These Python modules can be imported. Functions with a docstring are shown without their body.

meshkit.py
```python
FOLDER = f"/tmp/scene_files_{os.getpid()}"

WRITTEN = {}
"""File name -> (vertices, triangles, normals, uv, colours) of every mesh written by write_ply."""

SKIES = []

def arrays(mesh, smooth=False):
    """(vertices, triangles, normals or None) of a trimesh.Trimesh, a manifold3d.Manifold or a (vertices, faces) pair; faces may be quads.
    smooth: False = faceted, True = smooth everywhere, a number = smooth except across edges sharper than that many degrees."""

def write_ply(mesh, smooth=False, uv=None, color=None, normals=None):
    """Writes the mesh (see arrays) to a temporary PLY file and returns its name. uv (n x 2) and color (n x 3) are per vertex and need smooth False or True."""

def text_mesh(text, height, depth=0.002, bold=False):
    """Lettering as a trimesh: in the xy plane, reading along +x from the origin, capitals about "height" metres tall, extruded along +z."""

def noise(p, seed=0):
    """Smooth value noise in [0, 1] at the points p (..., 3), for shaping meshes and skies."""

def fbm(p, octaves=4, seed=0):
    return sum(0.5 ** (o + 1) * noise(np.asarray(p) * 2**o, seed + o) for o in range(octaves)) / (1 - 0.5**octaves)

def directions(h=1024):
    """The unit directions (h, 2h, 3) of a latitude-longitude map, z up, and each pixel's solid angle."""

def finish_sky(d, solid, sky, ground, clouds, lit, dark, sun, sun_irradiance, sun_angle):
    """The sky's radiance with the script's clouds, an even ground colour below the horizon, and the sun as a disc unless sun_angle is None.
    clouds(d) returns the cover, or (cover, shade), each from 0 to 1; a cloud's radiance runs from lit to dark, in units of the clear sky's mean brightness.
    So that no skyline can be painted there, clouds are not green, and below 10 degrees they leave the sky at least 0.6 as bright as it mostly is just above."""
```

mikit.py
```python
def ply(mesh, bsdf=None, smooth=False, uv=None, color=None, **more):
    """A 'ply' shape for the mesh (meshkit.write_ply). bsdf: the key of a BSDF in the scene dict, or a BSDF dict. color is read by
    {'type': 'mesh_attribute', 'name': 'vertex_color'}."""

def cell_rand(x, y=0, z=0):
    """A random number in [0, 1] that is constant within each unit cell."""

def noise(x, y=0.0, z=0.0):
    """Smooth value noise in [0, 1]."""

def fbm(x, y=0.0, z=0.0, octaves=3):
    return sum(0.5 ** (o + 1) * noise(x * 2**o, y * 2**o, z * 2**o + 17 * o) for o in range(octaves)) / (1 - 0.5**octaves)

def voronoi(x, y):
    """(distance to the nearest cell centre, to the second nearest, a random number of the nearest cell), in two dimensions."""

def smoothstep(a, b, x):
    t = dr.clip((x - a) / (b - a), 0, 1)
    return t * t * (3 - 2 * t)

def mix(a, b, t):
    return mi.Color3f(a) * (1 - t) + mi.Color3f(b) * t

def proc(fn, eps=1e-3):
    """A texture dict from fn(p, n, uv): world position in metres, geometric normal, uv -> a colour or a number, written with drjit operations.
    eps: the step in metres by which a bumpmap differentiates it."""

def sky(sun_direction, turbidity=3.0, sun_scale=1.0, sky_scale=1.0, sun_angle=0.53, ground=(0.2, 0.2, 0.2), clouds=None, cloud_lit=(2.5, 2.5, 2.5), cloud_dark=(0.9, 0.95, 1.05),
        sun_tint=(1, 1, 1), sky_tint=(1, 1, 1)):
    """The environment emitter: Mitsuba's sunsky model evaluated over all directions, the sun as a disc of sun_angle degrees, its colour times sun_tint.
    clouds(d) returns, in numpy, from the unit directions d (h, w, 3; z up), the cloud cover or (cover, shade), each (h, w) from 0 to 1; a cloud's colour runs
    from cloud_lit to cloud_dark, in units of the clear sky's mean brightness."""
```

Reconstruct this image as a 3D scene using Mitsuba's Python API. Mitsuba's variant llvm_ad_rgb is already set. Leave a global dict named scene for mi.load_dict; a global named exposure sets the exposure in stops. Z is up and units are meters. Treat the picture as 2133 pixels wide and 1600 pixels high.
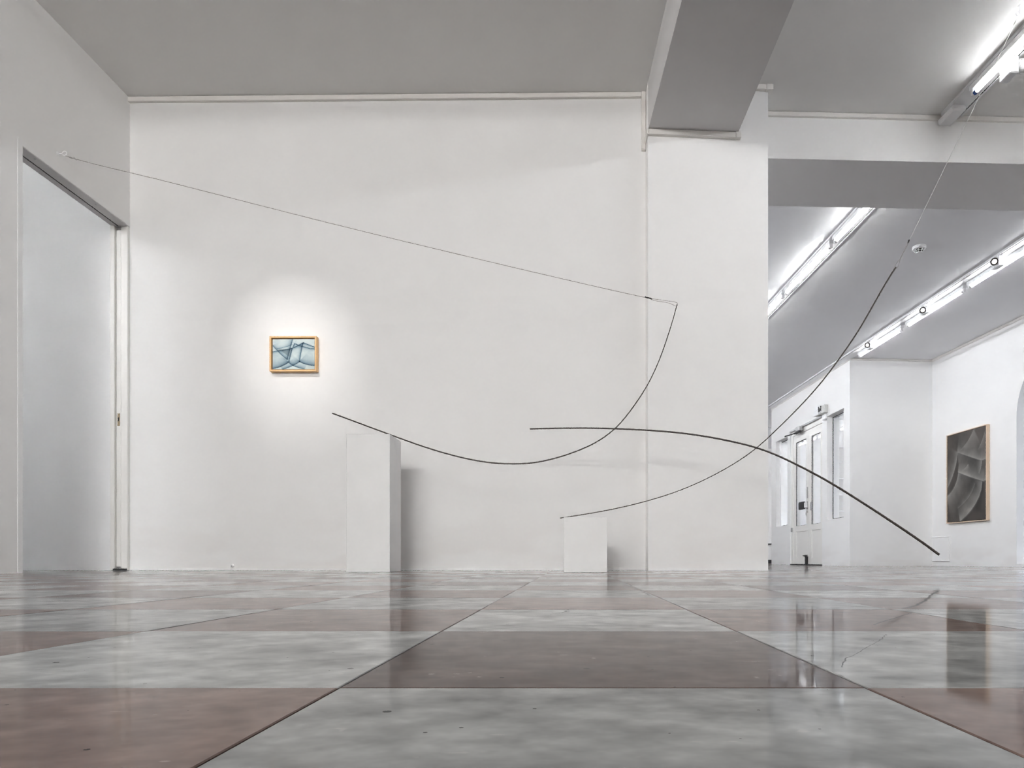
import math, random
import numpy as np, trimesh, shapely, drjit as dr, mitsuba as mi, mikit, meshkit
from shapely.geometry import Polygon, box as sbox
from scipy.interpolate import CubicSpline, PchipInterpolator

T = mi.ScalarTransform4f
PI = math.pi
rng = random.Random(7)
scene, labels = {}, {}

# ----------------------------------------------------------------- camera, sky, exposure
F, U0, V0, CAM = 1400.0, 1191.0, 1165.5, 0.081      # focal length in pixels of 2133, centre of projection, lens height
scene['camera'] = dict(type='perspective', fov=math.degrees(2 * math.atan(2133 / 2 / F)), fov_axis='x', near_clip=0.02, far_clip=200.0,
                       principal_point_offset_x=-(U0 - 1066.5) / 2133, principal_point_offset_y=-(V0 - 800) / 1600,
                       to_world=T().look_at(origin=[0, 0, CAM], target=[0, 1, CAM], up=[0, 0, 1]))
scene['sky'] = mikit.sky((0.5, 0.3, 0.8), turbidity=4.0, sun_scale=0.0, sky_scale=9.0, ground=(0.35, 0.35, 0.36),
                         clouds=lambda d: np.full(d.shape[:2], 0.85), cloud_lit=(1.15, 1.25, 1.45), cloud_dark=(1.0, 1.1, 1.3), sky_tint=(1, 1, 1))
scene['sky']['sampling_weight'] = 1.0
exposure = 0.0
TUBE = (72.0, 74.0, 77.0)          # radiance of the fluorescent tubes in the visible rooms
TUBE_LEFT = (625.0, 617.0, 609.0)     # the warmer unseen rows behind the camera that light the left room


def on(u, v, Y):
    """the point at depth Y that lies at pixel (u, v): used to measure the photograph"""
    return np.array([(u - U0) / F * Y, Y, CAM - (v - V0) / F * Y])


# ----------------------------------------------------------------- materials
def rgb(*c):
    return {'type': 'rgb', 'value': list(c)}


def principled(c, rough=0.5, spec=0.5, metal=0.0, **k):
    return dict(type='twosided', bsdf=dict(type='principled', base_color=c if isinstance(c, dict) else rgb(*c), roughness=rough, specular=spec, metallic=metal, **k))


def wall_color(p, n, uv):
    a = mikit.fbm(p.x * 0.9 + 3, p.y * 0.9, p.z * 1.3, octaves=3)
    b = mikit.fbm(p.x * 2.2 + 9, p.y * 2.2, p.z * 5.0, octaves=3)
    c = mikit.mix((0.80, 0.798, 0.79), (0.83, 0.825, 0.82), a)
    scuff = mikit.smoothstep(0.62, 0.0, p.z) * mikit.smoothstep(0.45, 0.7, b)      # old scuffs low on the wall
    patch = mikit.smoothstep(0.62, 0.68, mikit.noise(p.x * 5 + 31, p.y * 5, p.z * 9)) * mikit.smoothstep(0.2, 0.1, dr.abs(p.z - 1.9))
    return c * (1 - 0.055 * scuff * mi.Color3f(0.8, 1.0, 1.1)) * (1 - 0.012 * patch)


def wall_bump(p, n, uv):
    return 0.0006 * mikit.fbm(p.x * 45, p.y * 45, p.z * 90, octaves=2)


scene['mat_wall'] = dict(type='twosided', bsdf=dict(type='bumpmap', arbitrary=mikit.proc(wall_bump, 2e-3), scale=1.0,
                         bsdf=dict(type='principled', base_color=mikit.proc(wall_color), roughness=0.75, specular=0.15)))
scene['mat_wall_plain'] = principled((0.82, 0.82, 0.82), 0.7, 0.15)


def ceil_bump(p, n, uv):
    return 0.004 * mikit.fbm(p.x * 28, p.y * 28, p.z * 28, octaves=2)


scene['mat_ceiling'] = principled((0.71, 0.705, 0.69), 0.8, 0.1)
scene['mat_ceiling_rough'] = dict(type='twosided', bsdf=dict(type='bumpmap', arbitrary=mikit.proc(ceil_bump, 4e-3), scale=1.0,
                                  bsdf=dict(type='principled', base_color=rgb(0.68, 0.68, 0.695), roughness=0.6, specular=0.3)))
scene['mat_soffit_shaded'] = principled((0.56, 0.555, 0.555), 0.8, 0.1)  # white beam plaster greyed: the shade on its underside is put into the colour
scene['mat_trunking'] = principled((0.74, 0.72, 0.69), 0.4, 0.4)
scene['mat_door'] = principled((0.77, 0.755, 0.725), 0.35, 0.5)
scene['mat_frame_white'] = principled((0.80, 0.80, 0.80), 0.4, 0.4)
scene['mat_black'] = principled((0.012, 0.012, 0.012), 0.45, 0.4)
scene['mat_grey_metal'] = principled((0.42, 0.42, 0.42), 0.35, 0.5, 0.7)
scene['mat_steel'] = principled((0.45, 0.44, 0.43), 0.3, 0.5, 0.9)
scene['mat_wire'] = principled((0.30, 0.285, 0.27), 0.4, 0.5, 0.6)
scene['mat_wire_pale'] = principled((0.55, 0.55, 0.54), 0.4, 0.5, 0.4)
scene['mat_fixture'] = principled((0.78, 0.79, 0.80), 0.35, 0.5)
scene['mat_plastic'] = principled((0.80, 0.80, 0.81), 0.35, 0.5)
scene['mat_plastic_grey'] = principled((0.52, 0.52, 0.50), 0.4, 0.5)
scene['mat_blue'] = principled((0.02, 0.07, 0.28), 0.35, 0.5)
scene['mat_grout'] = principled((0.09, 0.075, 0.065), 0.8, 0.2)
scene['mat_bronze'] = principled((0.33, 0.26, 0.17), 0.45, 0.5, 0.5)
scene['mat_glass'] = dict(type='thindielectric', int_ior=1.5)
scene['mat_lens'] = principled((0.9, 0.85, 0.75), 0.2, 0.5)


def rod_color(p, n, uv):
    return mikit.mix((0.014, 0.011, 0.009), (0.040, 0.032, 0.026), mikit.fbm(p.x * 30, p.y * 30, p.z * 30))


scene['mat_rod'] = dict(type='principled', base_color=mikit.proc(rod_color), roughness=0.42, specular=0.5)


def pedestal_color(p, n, uv):
    return mikit.mix((0.67, 0.668, 0.665), (0.71, 0.708, 0.705), mikit.fbm(p.x * 7, p.y * 7, p.z * 6))


scene['mat_pedestal'] = dict(type='principled', base_color=mikit.proc(pedestal_color), roughness=0.55, specular=0.3)


def oak(p, n, uv):
    g = mikit.fbm(p.x * 18, p.y * 18, p.z * 120, octaves=3)
    return mikit.mix((0.60, 0.37, 0.17), (0.74, 0.50, 0.26), g)


scene['mat_oak'] = dict(type='principled', base_color=mikit.proc(oak), roughness=0.5, specular=0.3)


def maple(p, n, uv):
    g = mikit.fbm(p.x * 40, p.y * 40, p.z * 8, octaves=3)
    return mikit.mix((0.60, 0.46, 0.34), (0.70, 0.56, 0.43), g)


scene['mat_maple'] = dict(type='principled', base_color=mikit.proc(maple), roughness=0.5, specular=0.3)

TILE, TX, TY = 0.3337, -0.1474, 0.4255        # pitch, and a corner of one tile


def on_floor(u, v):
    Y = CAM * F / (v - V0)
    return (u - U0) / F * Y, Y


CRACKS = [[(1955, 1231), (1938, 1240), (1930, 1250), (1905, 1262), (1882, 1267)], [(1897, 1277), (1870, 1285), (1815, 1302)],
          [(1842, 1322), (1835, 1333), (1800, 1350), (1765, 1372), (1752, 1390)], [(1188, 1268), (1180, 1274), (1150, 1279)],
          [(1300, 1217), (1325, 1226), (1357, 1240)]]
CRACK_W = [0.0042, 0.0018, 0.0008, 0.0012, 0.0045]


def seg_dist(x, y, a, b):
    ax, ay, bx, by = float(a[0]), float(a[1]), float(b[0]), float(b[1])
    dx, dy = bx - ax, by - ay
    t = dr.clip(((x - ax) * dx + (y - ay) * dy) / (dx * dx + dy * dy), 0, 1)
    return dr.sqrt(dr.square(x - ax - t * dx) + dr.square(y - ay - t * dy))


def tile_color(p, n, uv):
    i, j = dr.floor((p.x - TX) / TILE), dr.floor((p.y - TY) / TILE)
    s = i + j
    even = dr.abs(s - 2 * dr.floor(s / 2)) < 0.5
    r1, r2 = mikit.cell_rand(i + 151, j + 114, 1), mikit.cell_rand(i + 151, j + 114, 2)
    m1 = mikit.fbm(p.x * 24 + 40 * r1, p.y * 27 + 40 * r2, 2.0, octaves=5)
    m2 = mikit.fbm(p.x * 60 + 7, p.y * 80, 5.0, octaves=3)
    v = dr.clip(1.25 * (m1 - 0.5) + 0.5, 0, 1)
    grey = mikit.mix((0.075, 0.0765, 0.0755), (0.255, 0.259, 0.255), v) * (0.75 + 0.45 * r1)
    brown = mikit.mix((0.052, 0.034, 0.0285), (0.118, 0.082, 0.070), v) * (0.40 + 0.9 * r1)
    c = dr.select(even, brown, grey) * (0.75 + 0.5 * m2)
    fleck = mikit.smoothstep(0.84, 0.95, mikit.noise(p.x * 110 + 3, p.y * 170, 9.0) * (0.6 + 0.5 * m1))
    c = c * (1 - 0.22 * fleck) + mi.Color3f(0.42, 0.38, 0.36) * 0.22 * fleck
    d1, d2, w = mikit.voronoi(p.x * 7.0, p.y * 7.0)
    speck = dr.select((w > 0.45) & (d1 < 0.004 + 0.024 * (w - 0.45)), 0.9, 0.0)
    e1, e2, w2 = mikit.voronoi(p.x * 17.0 + 5, p.y * 17.0)
    speck = dr.maximum(speck, dr.select((w2 > 0.6) & (e1 < 0.008 + 0.03 * (w2 - 0.6)), 0.8, 0.0))
    wob = 0.020 * (mikit.fbm(p.x * 45, p.y * 45, 1.0) - 0.5)
    for line, width in zip(CRACKS, CRACK_W):
        pts = [on_floor(*q) for q in line]
        d = mi.Float(9)
        for a, b in zip(pts[:-1], pts[1:]):
            d = dr.minimum(d, seg_dist(p.x + wob, p.y + wob, a, b))
        speck = dr.maximum(speck, 0.92 * mikit.smoothstep(width, width * 0.3, d))
    return c * (1 - speck)


def tile_bump(p, n, uv):
    return 0.00006 * mikit.fbm(p.x * 6, p.y * 4, 1.0, octaves=3) + 0.000002 * mikit.noise(p.x * 60, p.y * 60, 3.0)


def tile_rough(p, n, uv):
    return 0.03 + 0.05 * mikit.fbm(p.x * 3 + 5, p.y * 3, 2.0, octaves=3)


scene['mat_tile'] = dict(type='bumpmap', arbitrary=mikit.proc(tile_bump, 3e-3), scale=1.0,
                         bsdf=dict(type='principled', base_color=mikit.proc(tile_color), roughness=mikit.proc(tile_rough), specular=0.034))


# the two abstract paintings, in the canvas's own (u right, v down) coordinates
def P1(x, y):
    return ((x - 355) / 1175, (y - 340) / 835)


STROKES1 = [  # polyline, side of the shade (+1 right of travel / below when going right), width of the shade, strength
    ([(920, 340), (840, 620), (765, 905)], 1, 0.055, 0.75), ([(358, 520), (480, 650), (620, 790), (765, 905)], -1, 0.05, 0.7),
    ([(355, 690), (600, 650), (900, 592), (1075, 515), (1215, 440)], 1, 0.05, 0.9), ([(1215, 440), (1380, 505), (1530, 562)], 1, 0.035, 0.85),
    ([(480, 612), (700, 565), (900, 500)], -1, 0.03, 0.45), ([(925, 560), (940, 485), (968, 458), (1075, 505), (1210, 545), (1390, 598), (1530, 606)], 1, 0.04, 0.85),
    ([(1205, 460), (1165, 640), (1112, 970)], 1, 0.035, 0.85), ([(905, 600), (860, 780), (812, 975)], 1, 0.03, 0.8),
    ([(355, 1160), (600, 1095), (800, 985)], -1, 0.12, 0.95), ([(800, 985), (930, 1075), (1090, 1135), (1230, 1175)], -1, 0.07, 0.8),
    ([(640, 1175), (930, 1070), (1112, 970)], -1, 0.08, 0.85), ([(1112, 970), (1340, 1055), (1530, 1080)], -1, 0.13, 0.95)]


def bend(l, n=6):
    """the stroke's points joined by a smooth curve"""
    if len(l) < 3:
        return l
    P = np.array(l, float)
    d = np.r_[0, np.cumsum(np.linalg.norm(np.diff(P, axis=0), axis=1))]
    return [tuple(map(float, q)) for q in CubicSpline(d, P)(np.linspace(0, d[-1], n + 1))]


STROKES1 = [([P1(*q) for q in bend(l)], s, w, k) for l, s, w, k in STROKES1]


def side_shade(x, y, line, side, width, core=0.008):
    """0..1: how strongly the soft band along one side of the polyline covers (x, y)"""
    best, out = mi.Float(9), mi.Float(0)
    last = len(line) - 2
    for k, ((ax, ay), (bx, by)) in enumerate(zip(line[:-1], line[1:])):
        dx, dy = bx - ax, by - ay
        L = math.hypot(dx, dy)
        t = ((x - ax) * dx + (y - ay) * dy) / (L * L)
        tc = dr.clip(t, 0, 1)
        d = dr.sqrt(dr.square(x - ax - tc * dx) + dr.square(y - ay - tc * dy))
        sg = (dx * (y - ay) - dy * (x - ax)) / L * side          # > 0 on the shaded side
        val = dr.select(sg > 0, dr.exp(-d / width), dr.exp(-d / core))
        over = dr.maximum(dr.maximum(-t, 0.0) if k == 0 else 0.0, dr.maximum(t - 1, 0.0) if k == last else 0.0) * L
        val = val * dr.exp(-dr.square(over / 0.02))
        near = d < best
        out = dr.select(near, val, out)
        best = dr.minimum(best, d)
    return out


def paint_blue(p, n, uv):
    x, y = uv.x, 1 - uv.y
    k = mi.Float(1)
    for line, side, width, strength in STROKES1:
        k = k * (1 - strength * 0.80 * side_shade(x, y, line, side, width * 1.1)) * (1 - strength * 0.80 * side_shade(x, y, line, side, 0.014))
    ns = mikit.fbm(x * 9, y * 9, 1.0, octaves=4)
    tri = mikit.smoothstep(0.02, -0.02, mi.Float(0.5) * 0 + dr.maximum(dr.maximum((0.33 - y), (x - 0.47 + 0.20 * (y - 0.3))), y - (0.20 + 1.30 * x * 0.75)))
    base = mikit.mix((0.43, 0.51, 0.53), (0.58, 0.64, 0.63), ns)
    base = base * (1 - 0.35 * tri)
    k = dr.clip(k, 0.03, 1)
    return base * mi.Color3f(dr.power(k, 1.35), dr.power(k, 1.05), dr.power(k, 0.85))


scene['mat_paint_blue'] = dict(type='principled', base_color=mikit.proc(paint_blue), roughness=0.6, specular=0.2)


def P2(x, y):
    a = (x - 122) / 506
    t, b = 250 - 150 * a, 1450 - 40 * a
    return (a, (y - t) / (b - t))


STROKES2 = [([(470, 160), (395, 320), (265, 470)], -1, 0.25, 0.5), ([(265, 470), (420, 525), (570, 582)], -1, 0.10, 0.8), ([(570, 582), (628, 556)], -1, 0.08, 0.7),
            ([(262, 480), (225, 690), (125, 960)], 1, 0.10, 0.7), ([(572, 598), (565, 680), (545, 765)], 1, 0.10, 0.75), ([(400, 640), (345, 710), (275, 750)], -1, 0.18, 0.55),
            ([(275, 750), (430, 810), (590, 872)], -1, 0.11, 0.9), ([(590, 872), (628, 852)], -1, 0.08, 0.7), ([(272, 765), (232, 930), (122, 1092)], -1, 0.17, 0.75),
            ([(577, 890), (540, 1090), (430, 1290), (300, 1430)], 1, 0.16, 0.8), ([(490, 920), (420, 1080), (270, 1250)], 1, 0.07, 0.45), ([(612, 195), (575, 320), (535, 420)], -1, 0.09, 0.45)]
DARK2 = [([(265, 474), (570, 587)], 1, 0.10, 0.7), ([(275, 756), (590, 878)], 1, 0.12, 0.75), ([(577, 890), (540, 1090), (430, 1290), (300, 1430)], -1, 0.2, 0.4)]
STROKES2 = [([P2(*q) for q in bend(l)], s, w, k) for l, s, w, k in STROKES2]
DARK2 = [([P2(*q) for q in bend(l)], s, w, k) for l, s, w, k in DARK2]


def paint_dark(p, n, uv):
    x, y = uv.x, 1 - uv.y
    ns = mikit.fbm(x * 6 + 3, y * 8, 1.0, octaves=5)
    warm = mikit.fbm(x * 3 + 8, y * 4, 4.0, octaves=3)
    c = mikit.mix((0.018, 0.018, 0.016), (0.075, 0.062, 0.054), dr.clip(1.6 * (0.5 * ns + 0.5 * warm) - 0.3, 0, 1))
    for line, side, width, strength in DARK2:
        c = c * (1 - strength * side_shade(x, y, line, side, width))
    l = mi.Float(0)
    for line, side, width, strength in STROKES2:
        l = dr.maximum(l, strength * (0.65 * side_shade(x, y, line, side, width) + 0.45 * side_shade(x, y, line, side, width * 0.25)))
    return c + mi.Color3f(0.27, 0.265, 0.25) * l * (0.55 + 0.9 * ns) * 0.8


scene['mat_paint_dark'] = dict(type='principled', base_color=mikit.proc(paint_dark), roughness=0.55, specular=0.25)


# ----------------------------------------------------------------- mesh helpers
def sz(s0, s1, z0, z1):
    return sbox(s0, z0, s1, z1)


def put(key, mesh, mat, smooth=False, **k):
    scene[key] = mikit.ply(mesh, mat, smooth=smooth, **k)
    return key


def tag(key, label=None, cat=None, group=None, kind=None):
    d = {}
    if label: d['label'] = label
    if cat: d['category'] = cat
    if group: d['group'] = group
    if kind: d['kind'] = kind
    labels[key] = d


def struct(key, label=None):
    tag(key, label, kind='structure')


def cat(*ms):
    return trimesh.util.concatenate([m for m in ms])


def bx(x0, x1, y0, y1, z0, z1, bevel=0.0):
    x0, x1, y0, y1, z0, z1 = min(x0, x1), max(x0, x1), min(y0, y1), max(y0, y1), min(z0, z1), max(z0, z1)
    if bevel <= 0:
        m = trimesh.creation.box((x1 - x0, y1 - y0, z1 - z0))
        m.apply_translation(((x0 + x1) / 2, (y0 + y1) / 2, (z0 + z1) / 2))
        return m
    b, pts = bevel, []
    for X, sx in ((x0, 1), (x1, -1)):
        for Y, sy in ((y0, 1), (y1, -1)):
            for Z, sz in ((z0, 1), (z1, -1)):
                pts += [(X, Y + sy * b, Z + sz * b), (X + sx * b, Y, Z + sz * b), (X + sx * b, Y + sy * b, Z)]
    return trimesh.convex.convex_hull(np.array(pts))


def prism(poly, z0, z1):
    """plan polygon (x, y) from z0 to z1"""
    m = trimesh.creation.extrude_polygon(poly if isinstance(poly, Polygon) else Polygon(poly), z1 - z0, engine='earcut')
    m.apply_translation((0, 0, z0))
    return m


class Plane:
    """an upright wall plane from p0 to p1 in plan; s runs along it, z up, d away from the room behind the plane"""

    def __init__(self, p0, p1, into):
        self.p0 = np.array(p0, float)
        d = np.array(p1, float) - self.p0
        self.L = np.linalg.norm(d)
        self.t = d / self.L
        n = np.array([-self.t[1], self.t[0]])
        self.n = n if n @ (np.array(into) - self.p0) < 0 else -n       # n points out of the room: 'into' is a point inside the room
        self.M = np.eye(4)
        self.M[:3, 0] = [*self.t, 0]
        self.M[:3, 1] = [0, 0, 1]
        self.M[:3, 2] = [*self.n, 0]
        self.M[:2, 3] = self.p0

    def hit(self, u, off=0.0):
        """(s, Y) where the pixel column u meets the plane moved by off along n"""
        k = (u - U0) / F
        A = np.array([[k, -self.t[0]], [1, -self.t[1]]])
        Y, s = np.linalg.solve(A, self.p0 + self.n * off)
        return s, Y

    def s(self, u, off=0.0):
        return self.hit(u, off)[0]

    def z(self, u, v, off=0.0):
        return CAM - (v - V0) / F * self.hit(u, off)[1]

    def fix(self, m):
        m = m.copy()
        m.apply_transform(self.M)
        return m

    def slab(self, poly, d0, d1):
        """polygon in (s, z) as a slab from depth d0 to d1 behind the plane (negative: in front of it)"""
        ms = []
        for g in getattr(poly, 'geoms', [poly]):
            m = trimesh.creation.extrude_polygon(g, d1 - d0, engine='earcut')
            m.apply_translation((0, 0, d0))
            ms.append(m)
        return self.fix(cat(*ms))

    def rect(self, s0, s1, z0, z1, d0, d1, bevel=0.0):
        return self.fix(bx(s0, s1, z0, z1, d0, d1, bevel))

    def at(self, s, z, d=0.0):
        q = self.p0 + self.t * s + self.n * d
        return np.array([q[0], q[1], z])


def sweep(pts, radii, sides=10, cap=True):
    p = np.asarray(pts, float)
    n = len(p)
    r = np.broadcast_to(np.asarray(radii, float), (n,))
    t = np.gradient(p, axis=0)
    t /= np.linalg.norm(t, axis=1, keepdims=True)
    a = np.cross(t[0], [0, 0, 1.0] if abs(t[0, 2]) < 0.9 else [1.0, 0, 0])
    a /= np.linalg.norm(a)
    A = []
    for k in range(n):
        a = a - t[k] * (a @ t[k])
        a /= np.linalg.norm(a)
        A.append(a)
    A = np.array(A)
    B = np.cross(t, A)
    ang = np.arange(sides) * 2 * PI / sides
    v = p[:, None] + r[:, None, None] * (np.cos(ang)[None, :, None] * A[:, None] + np.sin(ang)[None, :, None] * B[:, None])
    v = v.reshape(-1, 3)
    i, j = np.meshgrid(np.arange(n - 1), np.arange(sides), indexing='ij')
    q = np.stack([i * sides + j, i * sides + (j + 1) % sides, (i + 1) * sides + (j + 1) % sides, (i + 1) * sides + j], -1).reshape(-1, 4)
    f = np.vstack([q[:, [0, 1, 2]], q[:, [0, 2, 3]]])
    if cap:
        v = np.vstack([v, p[0], p[-1]])
        k = np.arange(sides)
        f = np.vstack([f, np.stack([np.full(sides, n * sides), (k + 1) % sides, k], 1), np.stack([np.full(sides, n * sides + 1), (n - 1) * sides + k, (n - 1) * sides + (k + 1) % sides], 1)])
    return trimesh.Trimesh(v, f, process=False)


def lathe(profile, sides=32):
    return trimesh.creation.revolve(np.array(profile, float), sections=sides)


def aim(m, origin, direction):
    """moves a mesh whose axis is +z so that the axis points along direction from origin"""
    m = m.copy()
    m.apply_transform(trimesh.geometry.align_vectors([0, 0, 1], np.array(direction, float) / np.linalg.norm(direction)))
    m.apply_translation(origin)
    return m


# ----------------------------------------------------------------- plan of the place
ZC = 3.511                       # ceiling of the front rooms
HB = 3.23
ZB = CAM + HB                  # ceiling of the room at the back
ZS = 3.158                       # underside of the beam and of the lintel
XL = -3.287                      # left wall
A0, B0 = (-3.289, 5.0), (0.546, 4.948)                        # back wall
PC, PD = (0.547, 4.82), (1.424, 4.875)                        # pillar front
R0 = on(1942, 749.7, F * HB / 415.8)[:2]                    # back right corner
R1 = on(2133, 657, F * HB / 508.5)[:2]
rs = (R1[0] - R0[0]) / (R1[1] - R0[1])
R2 = (R0[0] + rs * (-7 - R0[1]), -7.0)                        # right wall goes on to behind the camera
Q0 = on(1770, 746.2, F * HB / 419.3)[:2]                    # corner beside the entrance
Q1 = on(1607, 851, F * HB / 314.5)[:2]                      # far end of the entrance wall
YF = 19.6                                                     # far wall


def floor_z(y):
    """the old floor sinks a little towards the back room"""
    return -0.0048 * np.clip(np.asarray(y, float) - 5.2, 0, 5.2)


# floor: bed and tiles
put('floor', prism([(-6.2, -7.3), (7.4, -7.3), (7.4, 19.9), (-6.2, 19.9)], -0.16, -0.04), 'mat_grout')
struct('floor', 'polished checkered stone floor of grey and brown square tiles')
hx, hy, bv = TILE / 2 - 0.0007, TILE / 2 - 0.0003, 0.0006


def tile_mesh():
    t = [(-hx + bv, -hy + bv, 0), (hx - bv, -hy + bv, 0), (hx - bv, hy - bv, 0), (-hx + bv, hy - bv, 0)]
    e = [(-hx, -hy, -bv), (hx, -hy, -bv), (hx, hy, -bv), (-hx, hy, -bv)]
    b = [(x, y, -0.045) for x, y, z in e]
    v = np.array(t + e + b, float)
    q = [(0, 1, 2, 3)] + [(4 + k, 4 + (k + 1) % 4, (k + 1) % 4, k) for k in range(4)] + [(8 + k, 8 + (k + 1) % 4, 4 + (k + 1) % 4, 4 + k) for k in range(4)]
    f = [(a, b_, c) for a, b_, c, d in q] + [(a, c, d) for a, b_, c, d in q]
    return trimesh.Trimesh(v, np.array(f), process=False)


tile_ply = mikit.ply(tile_mesh(), 'mat_tile')
cells = []
for i in range(-19, 23):
    for j in range(-23, 58):
        cx, cy = TX + (i + 0.5) * TILE, TY + (j + 0.5) * TILE
        area = 0.0
        if cy - TILE / 2 > 0.05:
            y0, y1 = max(cy - TILE / 2, CAM * F / (1600 - V0)), cy + TILE / 2
            if y1 > y0:
                u = U0 + F * cx / ((y0 + y1) / 2)
                w = F * TILE / ((y0 + y1) / 2)
                a0, a1 = max(0, u - w / 2), min(2133, u + w / 2)
                area = max(0, a1 - a0) * CAM * F * (1 / y0 - 1 / y1)
                seen = (XL < cx and cy < 5.0) or (cy >= 5.0 and cx > 1.3)
                if not seen: area = 0.0
        cells.append((area, i, j, cx, cy))
cells.sort(key=lambda c: -c[0])
rest = []
named = 0
for area, i, j, cx, cy in cells:
    tr = random.Random(i * 1000 + j)
    rx, ry, dz = tr.uniform(-.035, .035), tr.uniform(-.03, .03), -tr.uniform(0, 0.0004)
    sl = math.degrees(math.atan2(float(floor_z(cy + .1) - floor_z(cy - .1)), 0.2))
    M = T().translate([cx, cy, dz + float(floor_z(cy))]).rotate([1, 0, 0], rx + sl).rotate([0, 1, 0], ry)
    if area > 0 and named < 300:
        scene['floor__tile' if named == 0 else f'floor__tile_{named:03d}'] = {**tile_ply, 'to_world': M}
        named += 1
    else:
        m = tile_mesh()
        m.apply_transform(np.array(M.matrix))
        rest.append(m)
put('floor__tile_field', cat(*rest), 'mat_tile')
labels['floor__tile_field'] = {'kind': 'stuff', 'label': 'small distant tiles of the checkered floor'}

# ceilings
put('ceiling', prism([(-3.5, -7.3), (7.4, -7.3), (7.2, 5.9), (-3.5, 5.9)], ZC, ZC + 0.12), 'mat_ceiling')
struct('ceiling', 'plain pale grey ceiling over the front rooms')
put('ceiling_back', prism([(-1.3, 5.6), (7.4, 5.6), (7.4, 19.9), (-1.3, 19.9)], ZB, ZB + 0.12), 'mat_ceiling_rough')
struct('ceiling_back', 'rough plastered ceiling of the back room with tube lights')

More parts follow.
